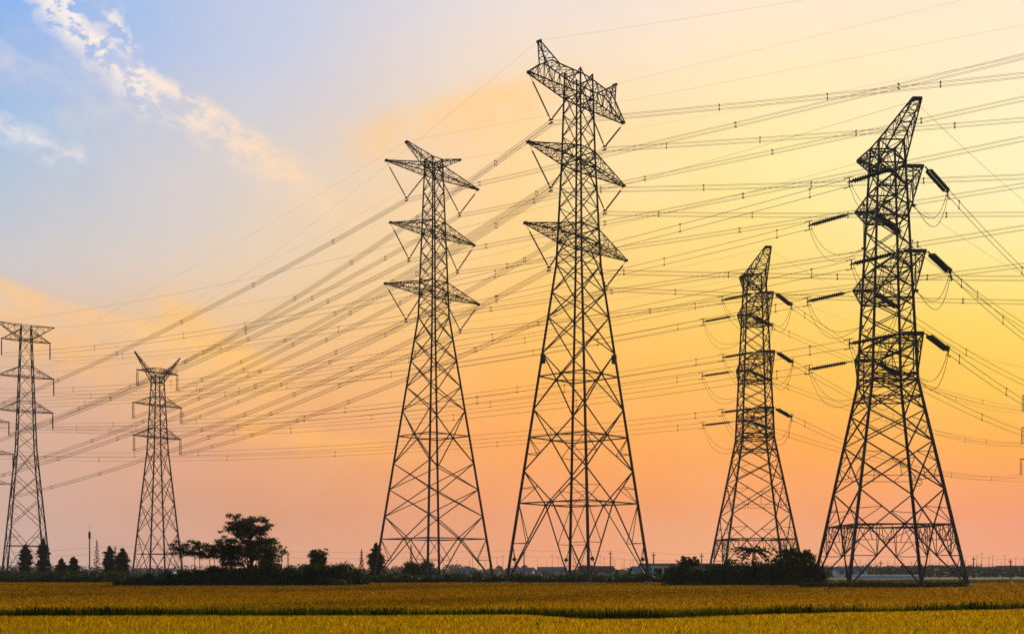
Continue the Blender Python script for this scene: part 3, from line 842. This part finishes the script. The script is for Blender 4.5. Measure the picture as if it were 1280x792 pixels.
def tree(name, label, cat, px, py_top, w_px, d, kind='round', seed=0, mat='leaf', group=None, py_base=None, dens=1., leaf=.16, z0=0.):
    r = np.random.default_rng(seed); rr = random.Random(seed)
    h = EYE + (HZ - py_top) / F * d; w = w_px / F * d
    root = empty(name, (gx(px, d), d, z0), 0, label, cat, group)
    tr = MB(); cs = []; rd = []
    if kind == 'round':
        tr.tube([(0, 0, 0), (.04*h, 0, h*.3), (0, .02*h, h*.6), (.02*h, 0, h*.9)], 1, 6, [.035*h, .026*h, .016*h, .005*h])
        nb = 26
        for i in range(nb):
            th = i * 2.4 + rr.uniform(-.4, .4); z = h * (.38 + .56 * (i / nb) + rr.uniform(-.03, .03)); R_ = w * .5 * rr.uniform(.55, .95) * (1 - max(0, z / h - .5) ** 2 * 1.9) * rr.choice((1, 1.05, .85, .55, .4))
            p = Vector((R_ * math.cos(th), R_ * math.sin(th), z))
            s0 = Vector((.02*h, 0, max(h*.2, z - R_*.7 - .05*h))); tr.tube([s0, lerp(s0, p, .5) + Vector((0, 0, .04*h)), p], 1, 5, [.012*h, .008*h, .003*h])
            for k in range(6):
                cs.append(p + Vector((rr.uniform(-.13, .13), rr.uniform(-.13, .13), rr.uniform(-.08, .09))) * h); q = rr.uniform(.03, .075) * h; rd.append((q * 1.25, q * 1.25, q * .7))
        cs.append(Vector((.02*h, 0, h * .95))); rd.append((h*.06, h*.06, h*.05))
    elif kind == 'umbrella':
        for sx in (0,) if w < 1.8 else (-.22, .2):
            tr.tube([(sx*w, 0, 0), (sx*w*.9, .05, h*.45), (sx*w*1.1, 0, h*.92)], 1, 5, [.05, .04, .015])
            for i in range(15):
                z = h * rr.uniform(.68, .97); R_ = w * .3 * rr.uniform(.3, 1); th = rr.uniform(0, 6.28)
                p = Vector((sx*w + R_*math.cos(th), R_*math.sin(th), z)); s0 = Vector((sx*w, 0, z - .12*h))
                tr.tube([s0, p], 1, 4, [.02, .01]); cs.append(p); q = rr.uniform(.06, .12) * w; rd.append((q*1.4, q*1.4, q*.75))
    elif kind == 'conifer':
        tr.tube([(0, 0, 0), (0, 0, h)], 1, 6, [.10, .015]); n = int(15 + h * 3)
        for i in range(n):
            f = i / n; z = h * (.10 + .88 * f); R_ = w * .5 * (min(1, .6 + f * 1.6) * (1 - f ** 4.5) + .06) * rr.uniform(.55, 1.3)
            for k in range(5):
                th = rr.uniform(0, 6.28); p = Vector((R_*.6*math.cos(th), R_*.6*math.sin(th), z + rr.uniform(-.1, .1)))
                cs.append(p); rd.append((R_*.5 + .05, R_*.5 + .05, .22))
            th = rr.uniform(0, 6.28); tr.tube([(0, 0, z), (R_*math.cos(th), R_*math.sin(th), z + .15)], .012, 3)
    elif kind == 'spire':
        tr.tube([(0, 0, 0), (0, 0, h)], 1, 5, [.09, .02])
        for i in range(34):
            f = (i / 34) ** .8; z = h * (.12 + .86 * f); R_ = w * .5 * (1 - f) ** .8 + .05; th = i * 2.4
            q = Vector((R_*math.cos(th), R_*math.sin(th), z - .1)); tr.tube([(0, 0, z), q], .015, 3)
            cs.append(lerp(Vector((0, 0, z)), q, .7)); rd.append((R_*.35 + .04, R_*.35 + .04, .12))
    elif kind == 'palm':
        tr.tube([(0, 0, 0), (.05, 0, h*.5), (0, 0, h*.8)], 1, 6, [.13, .09, .07])
        for i in range(22):
            th = i * 2.39996; el = rr.uniform(-.15, .75); L = w * .5 * rr.uniform(.75, 1.1); pts = []
            for k in range(7):
                f = k / 6; x = L * f; z = h*.8 + L * (math.sin(el) * f - .55 * f * f) + .15; pts.append(Vector((x*math.cos(th), x*math.sin(th), z)))
            tr.tube(pts, .02, 3)
            for k in range(1, 7):
                cs.append(pts[k]); rd.append((.16, .16, .09))
    elif kind == 'bush':
        nb = max(6, int(w / h * 9))
        for i in range(nb):
            x = rr.uniform(-.5, .5); th = rr.uniform(0, 6.28)
            hh = h * (1 - (2*x) ** 4 * .5) * rr.uniform(.55, 1.0); q = rr.uniform(.16, .26) * h
            cs.append(Vector((x * w, rr.uniform(-.3, .3) * min(w, 2*h), max(q*.6, hh - q*.8)))); rd.append((q*1.3, q*1.3, q*.9))
            cs.append(Vector((x * w, rr.uniform(-.25, .25) * min(w, 2*h), hh * .4))); rd.append((q*1.6, q*1.4, hh * .42))
            tr.tube([(x*w*.6, 0, 0), cs[-2]], .02, 4)
        for i in range(3): tr.tube([(rr.uniform(-.3, .3)*w, 0, 0), (rr.uniform(-.45, .45)*w, rr.uniform(-.2, .2), h*rr.uniform(.85, 1.08))], 1, 4, [.03, .008])
    tr.build('trunk' if kind != 'bush' else 'stems', M['bark'], root)
    per = {'round': 260, 'umbrella': 150, 'conifer': 420, 'spire': 230, 'palm': 500, 'bush': 330}[kind] * dens * (.16 / leaf) ** 2
    pts, tone = clump_pts(r, [tuple(c) for c in cs], rd, per)
    pts[:, 2] = np.maximum(pts[:, 2], .03)
    leaves('crown' if kind != 'bush' else 'foliage', pts, leaf, M[mat], root, seed + 1, tone=tone, flat=.5 if kind in ('umbrella', 'palm') else 0)
    return root
gt = 'trees along the far field edge'
# left: behind the flat-topped pylon and the dark thicket
tree('cypress_tree', 'dense dark conifer inside the legs of the flat-topped pylon, the left one of two', 'tree', 32, 679, 13, 232, 'conifer', 1, 'leaf_conifer', gt)
tree('cypress_tree', 'tall dense conifer by the right leg of the flat-topped pylon', 'tree', 54, 671, 13, 228, 'conifer', 2, 'leaf_conifer', gt)
tree('cypress_tree', 'short bushy conifer right of the flat-topped pylon', 'tree', 77, 697, 12, 215, 'conifer', 3, 'leaf_conifer', gt)
tree('cypress_tree', 'short pointed conifer just left of the thin mast', 'tree', 92, 695, 12, 215, 'conifer', 4, 'leaf_conifer', gt)
tree('spire_tree', 'thin sparse tree like a spire between the mast and the dark conifers', 'tree', 121, 673, 11, 230, 'spire', 5, 'leaf_warm', gt, dens=1.6)
tree('cypress_tree', 'broad dark conifer right of the thin spire tree', 'tree', 137, 681, 15, 215, 'conifer', 6, 'leaf_conifer', gt)
tree('cypress_tree', 'broad dark conifer nearest the Y-topped pylon, left of it', 'tree', 153, 684, 16, 210, 'conifer', 7, 'leaf_conifer', gt)
tree('broadleaf_tree', 'largest tree, full rounded crown, rising out of the dark thicket', 'tree', 311, 645, 70, 122, 'round', 11, 'leaf_warm', gt, dens=1.0, leaf=.15)
tree('layered_tree', 'flat-layered open tree next to the Y-topped pylon', 'tree', 235, 674, 44, 124, 'umbrella', 12, 'leaf_warm', gt, dens=1.5, leaf=.13)
tree('layered_tree', 'small layered tree between the flat-layered one and the largest tree', 'tree', 256, 679, 32, 125, 'umbrella', 13, 'leaf_warm', gt, dens=1.5, leaf=.13)
tree('layered_tree', 'wispy sapling close left of the largest tree', 'tree', 273, 678, 24, 121, 'umbrella', 14, 'leaf_warm', gt, dens=1.2, leaf=.12)
tree('broadleaf_tree', 'narrow tree leaning against the left of the largest tree', 'tree', 288, 673, 24, 123, 'round', 15, 'leaf_warm', gt, leaf=.13, dens=.6)
tree('broadleaf_tree', 'narrow leafy tree under the right side of the largest crown', 'tree', 337, 679, 18, 120, 'round', 16, 'leaf_warm', gt, leaf=.13, dens=.55)
tree('layered_tree', 'slender tree with one small tuft right of the largest tree', 'tree', 352, 679, 18, 121, 'umbrella', 17, 'leaf_warm', gt, dens=1.2, leaf=.13)
tree('broadleaf_tree', 'small airy tree poking above the right part of the dark thicket', 'tree', 398, 685, 22, 135, 'round', 18, 'leaf', gt, leaf=.14)
gb = 'bushes of the dark thicket on the left'
bl = [(168, 721, 42, 119), (196, 717, 40, 120), (218, 712, 34, 121), (248, 713, 46, 119), (276, 708, 40, 120), (304, 710, 46, 119), (330, 707, 44, 121), (356, 706, 44, 119), (384, 703, 46, 121), (412, 704, 44, 122), (432, 705, 34, 124)]
names = ['low bush at the left end of the dark thicket', 'second bush from the left end of the thicket, under the Y-topped pylon', 'bush below the flat-layered open tree',
         'bush below the small layered tree', 'bush left of the largest tree trunk', 'bush at the foot of the largest tree', 'bush right of the largest tree trunk',
         'bush below the slender tufted tree', 'bush below the small airy tree', 'second bush from the right end of the dark thicket', 'bush at the right end of the dark thicket']
for i, (px, py, w, d) in enumerate(bl):
    tree('bush', names[i], 'bush', px, py - 2, w * 1.25, d, 'bush', 30 + i, 'leaf', gb, leaf=.17)
tree('bush', 'small pale yellow-green shrub standing alone in front of the thicket', 'bush', 424, 723.5, 17, 116, 'bush', 50, 'leaf_light', None, leaf=.12)
# middle
gm = 'trees and bushes around the second tallest pylon'
tree('spire_tree', 'thin pointed tree left of the second tallest pylon', 'tree', 452, 685, 9, 215, 'spire', 61, 'leaf_warm', gm, dens=2)
tree('cypress_tree', 'dark conifer behind the left leg of the second tallest pylon', 'tree', 470, 677, 17, 205, 'conifer', 62, 'leaf_conifer', gm)
tree('spire_tree', 'thin pointed tree seen between the legs of the second tallest pylon', 'tree', 514, 679, 6, 225, 'spire', 63, 'leaf_warm', gm, dens=2)
tree('bush', 'rounded dark bush in front of the centre leg of the second tallest pylon', 'bush', 524, 697, 38, 200, 'bush', 64, 'leaf', gm, leaf=.2, dens=1.6)
tree('bush', 'wide low bush at the left foot of the second tallest pylon', 'bush', 487, 714, 42, 178, 'bush', 65, 'leaf', gm, leaf=.18)
tree('bush', 'small dark bush inside the right leg of the second tallest pylon', 'bush', 567, 715, 20, 195, 'bush', 66, 'leaf', gm, leaf=.18)
tree('bush', 'small dark bush just left of the right foot of the second tallest pylon', 'bush', 597, 714, 17, 200, 'bush', 67, 'leaf', gm, leaf=.18)
tree('bush', 'small bush left of the house', 'bush', 786, 715, 16, 185, 'bush', 68, 'leaf', gm, leaf=.17)
tree('spire_tree', 'tiny pointed shrub just left of the house wall', 'shrub', 771, 711, 8, 190, 'spire', 69, 'leaf', gm, dens=3)
# right thicket
gr = 'bushes of the dark thicket on the right'
br = [(850, 707, 28, 124, 'leftmost bush of the right thicket, in front of the house'), (872, 712, 34, 124, 'bush right of the leftmost one in the right thicket'),
      (896, 706, 40, 127, 'bush by the left foot of the smaller leaning-top pylon'), (925, 700, 44, 129, 'bush left of the palm-like tree'),
      (952, 701, 42, 129, 'bush right of the palm-like tree'), (978, 703, 44, 127, 'bush below the right leg of the smaller leaning-top pylon'), (1006, 706, 36, 129, 'last bush at the right end of the right thicket')]
for i, (px, py, w, d, lb) in enumerate(br):
    tree('bush', lb, 'bush', px, py - 4, w * 1.25, d - 3, 'bush', 80 + i, 'leaf', gr, leaf=.17)
tree('broadleaf_tree', 'small rounded tree standing out left of the smaller leaning-top pylon', 'tree', 860, 695, 28, 123, 'round', 90, 'leaf', gt, leaf=.14)
tree('palm_tree', 'palm-like tree with drooping fronds under the smaller leaning-top pylon', 'tree', 941, 680, 56, 126, 'palm', 91, 'leaf', None, leaf=.16)
tree('broadleaf_tree', 'bushy tree right of the palm-like one', 'tree', 988, 684, 40, 125, 'round', 92, 'leaf', gt, leaf=.16, dens=.8)
tree('broadleaf_tree', 'leafy tree between the two leaning-top pylons', 'tree', 1006, 687, 34, 127, 'round', 93, 'leaf', gt, leaf=.16, dens=.8)
for i, (px, w, py, lb) in enumerate(((868, 26, 725, 'low yellow-green shrub at the foot of the right thicket, its left one'), (893, 24, 725, 'low green shrub at the foot of the right thicket, beside the pylon leg'), (985, 22, 725, 'low green shrub at the right foot of the right thicket'))):
    tree('bush', lb, 'bush', px, py, w, 119.5, 'bush', 100 + i, 'leaf_light' if i == 0 else 'leaf_warm', None, leaf=.13)

# low verge growth at the field edge and round the pylon feet
def verge(name, label, px0, px1, d0, d1, n, hmax, seed, mat='verge', size=.14):
    r = np.random.default_rng(seed); px = r.uniform(px0, px1, n); d = r.uniform(d0, d1, n)
    x = (px - 640) / F * d; top = hmax * (.55 + .45 * np.clip(np.sin(x*.7+seed) * .5 + .5 + .4*np.sin(x*2.1), 0, 1))
    z = top * r.uniform(0, 1, n) ** .8
    root = empty(name, (0, 0, 0)); COL.objects.unlink(root); bpy.data.objects.remove(root)
    o = leaves(name, np.stack([x, d, z], 1), size, M[mat], None, seed, elong=2.4)
    return tag(o, label, 'undergrowth', kind='stuff')
verge('verge_grass', 'low dark weeds at the feet of the large dark pylon', 1000, 1208, 103.5, 122, 26000, .42, 201)
verge('verge_weeds', 'strip of low weeds behind the rice in the middle of the field edge', 430, 835, 150, 172, 46000, 1.25, 202, 'leaf', .2)
verge('verge_hedge', 'strip of low dark weeds along the left end of the field edge', -120, 160, 152, 185, 46000, 1.6, 203, 'leaf', .2)
verge('thicket_weeds', 'dark weeds under the left thicket', 150, 440, 117.5, 124, 26000, .9, 204, 'leaf')
verge('thicket_weeds', 'dark weeds under the right thicket', 838, 1015, 120.5, 127, 22000, .9, 205, 'leaf')
verge('field_margin', 'yellow-green field margin behind the large dark pylon', 1010, 1500, 152, 190, 18000, .25, 206, 'leaf_light', .2)
o = grid_obj('earth_patch', list(np.linspace(gx(1000, 110), gx(1215, 110), 12)), list(np.linspace(103, 124, 12)), lambda x, y: .06 + .05*math.sin(x)*math.sin(y*.8), M['soil'], kind='structure')

# distant wood and town
def far_wood(name, label, d0, d1, n, hmin, hmax, seed, px0=-300, px1=1600, lump=9., size=.8):
    r = np.random.default_rng(seed); px = r.uniform(px0, px1, n); d = r.uniform(d0, d1, n); x = (px - 640) / F * d
    u = x / lump; cell = np.floor(u); rr_ = np.random.default_rng(seed + 9); tab = rr_.uniform(0, 1, 4000)
    hcell = hmin + (hmax - hmin) * tab[(cell.astype(int) + 2000) % 4000] ** 1.5
    top = hcell * (1 - np.abs(u - cell - .5) ** 2.2 * 2.4)
    z = np.clip(top, .3, 99) * r.uniform(0, 1, n) ** .7
    o = leaves(name, np.stack([x, d, z], 1), size, M['leaf_far'], None, seed)
    return tag(o, label, 'woodland', kind='stuff')
far_wood('distant_wood', 'far belt of grey-green trees along the horizon', 620, 700, 60000, 2.6, 6.2, 301, lump=5.)
far_wood('distant_wood', 'nearer belt of hazy trees behind the large dark pylon', 380, 430, 60000, 1.8, 4.2, 302, 1010, 1600, 4., .5)
far_wood('distant_hedge', 'low hedge line behind the tall pylons', 300, 330, 22000, .8, 1.7, 303, -250, 1600, 4., .4)

# buildings
def house(px, d, w, dep, eave, ridge, label, walls='wall', roof='roof', wins=4, rz=0., group=None, name='house', porch=False):
    root = empty(name, (gx(px, d), d, 0), rz, label, 'house', group)
    m = MB(); m.box(-w/2, w/2, -dep/2, dep/2, 0, eave)
    n = len(m.v)
    for x in (-w/2 + .01, w/2 - .01):
        m.v += [Vector((x, -dep/2 + .01, eave)), Vector((x, dep/2 - .01, eave)), Vector((x, 0, ridge - .1))]
    m.f += [(n, n+1, n+2), (n+5, n+4, n+3), (n, n+2, n+5, n+3), (n+1, n+4, n+5, n+2)]
    m.build('wall', M[walls], root)
    r_ = MB(); ov = .4
    for s_ in (-1, 1):
        n = len(r_.v); y1 = s_ * (dep/2 + ov); z1 = eave - (ridge - eave) / (dep/2) * ov
        for x in (-w/2 - ov, w/2 + ov):
            r_.v += [Vector((x, 0, ridge)), Vector((x, y1, z1)), Vector((x, y1, z1 + .14)), Vector((x, 0, ridge + .16))]
        r_.f += [(n, n+4, n+5, n+1), (n+3, n+2, n+6, n+7), (n+1, n+5, n+6, n+2), (n, n+1, n+2, n+3), (n+7, n+6, n+5, n+4)]
    r_.build('roof', M[roof], root)
    for i in range(wins):
        x = -w/2 + w * (i + .5) / wins
        f = MB(); f.box(x-.55, x+.55, -dep/2-.06, -dep/2-.003, .9, 2.1); fo = f.build('window', M['wallgrey'], root)
        g = MB(); g.box(x-.46, x+.46, -dep/2-.09, -dep/2-.062, 1.0, 2.0); g.build('pane', M['glass'], fo)
    x = -w/2 + w * .5 / wins + .9
    dd = MB(); dd.box(x, x + .9, -dep/2-.07, -dep/2-.004, 0, 2.05); dd.build('door', M['wood'], root)
    if porch:
        p = MB(); p.box(-w/2 + 1, -w/2 + 7.5, -dep/2 - 2.1, -dep/2 - .1, 2.25, 2.4); 
        p.build('porch_roof', M['wall'], root)
        for k in range(5):
            q = MB(); xx = -w/2 + 1.1 + k * 1.55; q.box(xx-.12, xx+.12, -dep/2-2.05, -dep/2-1.8, 0, 2.25); q.build('porch_post', M['wall'], root)
    return root
house(850, 172, 12.0, 6.0, 1.95, 2.75, 'long white house with a dark red roof, half hidden by the right thicket', 'wall', 'roof', 5, porch=True)
house(802, 169, 2.4, 4.2, 1.5, 2.3, 'small white lean-to at the left end of the long white house', 'wall', 'wallgrey', 1, R(8), name='shed')
hs = [(745, 300, 9, 5, 1.9, 3.0, 'low brown-roofed shed between the legs of the tallest pylon and the house', 'wallgrey', 'roof'),
      (1062, 300, 8, 6, 1.9, 2.8, 'small white house seen between the legs of the large dark pylon', 'wall', 'roofgrey'),
      (690, 480, 12, 7, 2.3, 3.6, 'distant grey house just left of the centre legs of the tallest pylon', 'wallgrey', 'roofgrey'),
      (652, 500, 11, 7, 2.2, 3.4, 'distant grey house by the left foot of the tallest pylon', 'wallgrey', 'roofgrey'),
      (580, 520, 10, 7, 2.2, 3.5, 'distant grey house behind the second tallest pylon', 'wallgrey', 'roofgrey'),
      (1195, 430, 12, 6, 2.4, 3.6, 'distant grey house behind the right foot of the large dark pylon', 'wallgrey', 'roofgrey'),
      (1262, 420, 9, 6, 2.6, 3.8, 'distant white house near the right edge', 'wall', 'roofgrey'),
      (1232, 440, 8, 6, 2.2, 3.4, 'distant grey-blue house left of the one near the right edge', 'wallgrey', 'roofgrey'),
      (112, 330, 7, 4, 1.3, 1.9, 'low white shed at the foot of the thin mast', 'wall', 'wallgrey'),
      (205, 330, 7, 4, 1.5, 2.1, 'low white shed behind the feet of the Y-topped pylon', 'wall', 'wallgrey')]
for px, d, w, dp, ev, rg, lb, wl, rf in hs:
    house(px, d, w, dp, ev, rg, lb, wl, rf, 3, rnd.uniform(-.15, .15), group='small buildings on the horizon')
def tunnel(px0, px1, d, label, hgt=1.1, wid=3.):
    x0, x1 = gx(px0, d), gx(px1, d); root = empty('crop_tunnel', ((x0+x1)/2, d, 0), 0, label, 'greenhouse', 'low crop tunnels'); L = (x1 - x0) / 2
    m = MB(); seg = 10; n = 0; N = int((x1-x0)/2)
    for i in range(N + 1):
        x = -L + 2*L*i/N
        for k in range(seg + 1):
            th = math.pi * k / seg; m.v.append(Vector((x, wid/2*math.cos(th), hgt*math.sin(th) * (1 + .02*math.sin(i*1.7)))))
    for i in range(N):
        for k in range(seg): a = i*(seg+1)+k; m.f.append((a, a+1, a+seg+2, a+seg+1))
    m.f.append(tuple(range(seg+1))); m.f.append(tuple(N*(seg+1)+k for k in reversed(range(seg+1))))
    m.build('film_cover', M['film'], root)
    for i in range(0, N + 1, 4):
        x = -L + 2*L*i/N; m = MB(); m.tube([(x, (wid/2+.03)*math.cos(math.pi*k/10), (hgt+.03)*math.sin(math.pi*k/10)) for k in range(11)], .03); m.build('hoop', M['steel_far'], root)
tunnel(1074, 1152, 262, 'long bluish-white crop tunnel seen through the large dark pylon', .85)
tunnel(95, 158, 250, 'long low whitish tunnel at the left beyond the rice', .55)

# utility poles, their wires and the thin mast
gp = 'wooden utility poles far behind the field'
poles = [(-30, 692, 260, 'utility pole just beyond the left edge of the view'), (144, 683, 262, 'utility pole between the two broad conifers'), (360, 690, 262, 'utility pole behind the right side of the largest tree'),
         (655, 688, 262, 'utility pole just right of the left foot of the tallest pylon'), (763, 689, 262, 'utility pole inside the right leg of the tallest pylon'),
         (817, 691, 230, 'utility pole in front of the long white house'), (877, 692, 250, 'utility pole left of the smaller leaning-top pylon'),
         (1101, 701, 262, 'short stout pole between the legs of the large dark pylon'), (1217, 696, 262, 'utility pole just right of the large dark pylon'),
         (1263, 699, 250, 'dark utility pole close to the right edge'), (1340, 696, 262, 'utility pole just beyond the right edge of the view')]
tops = []
for px, py, d, lb in poles:
    h = EYE + (HZ - py) / F * d; root = empty('utility_pole', (gx(px, d), d, 0), 0, lb, 'utility pole', gp)
    m = MB(); m.lathe((0, 0, 0), (0, 0, h), [(0, .17), (1, .11)], 8); m.build('pole', M['wood'], root)
    m = MB(); m.box(-.45, .45, -.05, .05, h - .55, h - .42); m.build('crossbar', M['wood'], root)
    for x in (-.4, 0, .4):
        m = MB(); b0 = h - .42 if x else h; m.lathe((x, 0, b0), (x, 0, b0 + .22), [(0, .04), (.3, .06), (.7, .06), (1, .02)], 6); m.build('insulator', M['insul_grey'], root)
    tops.append((px, Vector((gx(px, d), d, h))))
segs = [i for i in range(len(tops) - 1) if i != 7 and i != 6] + [6]
nm_ = ['left edge', 'broad conifers', 'pole behind largest tree', 'left foot of tallest pylon', 'right leg of tallest pylon', 'white house', 'smaller leaning-top pylon', 'short pole', 'right foot of dark pylon', 'pole near the right edge', 'right edge']
ends = [(0, 1), (1, 2), (2, 3), (3, 4), (4, 5), (5, 6), (6, 8), (8, 9), (9, 10)]
for a, b in ends:
    for kx, (x, dz, w_) in enumerate(((-.4, -1.3, 'lower'), (0, .2, 'upper'))):
        P = tops[a][1] + Vector((x, 0, dz)); Q = tops[b][1] + Vector((x, 0, dz))
        single(P, Q, .25 + .002 * (Q - P).length, f'{w_} service wire, {nm_[a]} to {nm_[b]}', 'service wires low over the horizon', .022, 'service_wire')
# mast at the left
root = empty('slim_mast', (gx(112, 225), 225, 0), 0, 'thin pale mast with a whip antenna between the short conifers and the spire tree', 'mast')
m = MB(); m.lathe((0, 0, 0), (0, 0, 9.9), [(0, .16), (1, .12)], 8); m.build('pole', M['concrete'], root)
m = MB(); m.bar((.05, 0, 9.9), (.05, 0, 11.2), .05); m.build('antenna', M['steel_far'], root)
m = MB(); m.box(-.22, .22, -.15, .15, 8.4, 9.7); m.build('antenna_panel', M['steel_far'], root)
# rows of slim posts in the distance
def post(h):
    root = empty('distant_post', (0, 0, 0), 0, 'one of the many slim posts in rows on the horizon', 'post', 'slim posts in rows on the horizon')
    m = MB(); m.lathe((0, 0, 0), (0, 0, h), [(0, .12), (1, .06)], 6); m.build('pole', M['steel_far'], root)
    m = MB(); m.bar((-.5, 0, h - .1), (.5, 0, h - .1), .12); m.build('crossbar', M['steel_far'], root); return root
p0 = post(8); first = True
plist = []
for px in list(np.arange(556, 640, 7.3)) + list(np.arange(672, 800, 6.1)) + list(np.arange(1075, 1215, 11.)) + list(np.arange(1222, 1282, 7.)) + list(np.arange(205, 230, 7.)):
    plist.append((px + rnd.uniform(-2.5, 2.5), rnd.uniform(430, 610), rnd.uniform(.75, 1.15)))
for px, d, s_ in plist:
    if first: o = p0; first = False
    else: o = copy_tree(p0)
    o.location = (gx(px, d), d, 0); o.scale = (1, 1, s_)

# ------------------------------------------------------------------ haze
HAZE = 0.00015
if HAZE:
    m = MB(); m.box(-1850, 1850, -350, 1850, -1.0, 82.0)
    mat = bpy.data.materials.new('haze'); mat.use_nodes = True; k = NT(mat.node_tree)
    v = k.n('ShaderNodeVolumePrincipled'); v.inputs['Color'].default_value = (.88, .90, .95, 1); v.inputs['Density'].default_value = HAZE
    v.inputs['Anisotropy'].default_value = .2
    o_ = k.n('ShaderNodeOutputMaterial'); k.l(v.outputs[0], o_.inputs['Volume'])
    m.build('haze', mat, None, kind='stuff', label='thin evening haze over the whole plain', cat='haze')
C.cycles.volume_bounces = 0
C.cycles.max_bounces = 4
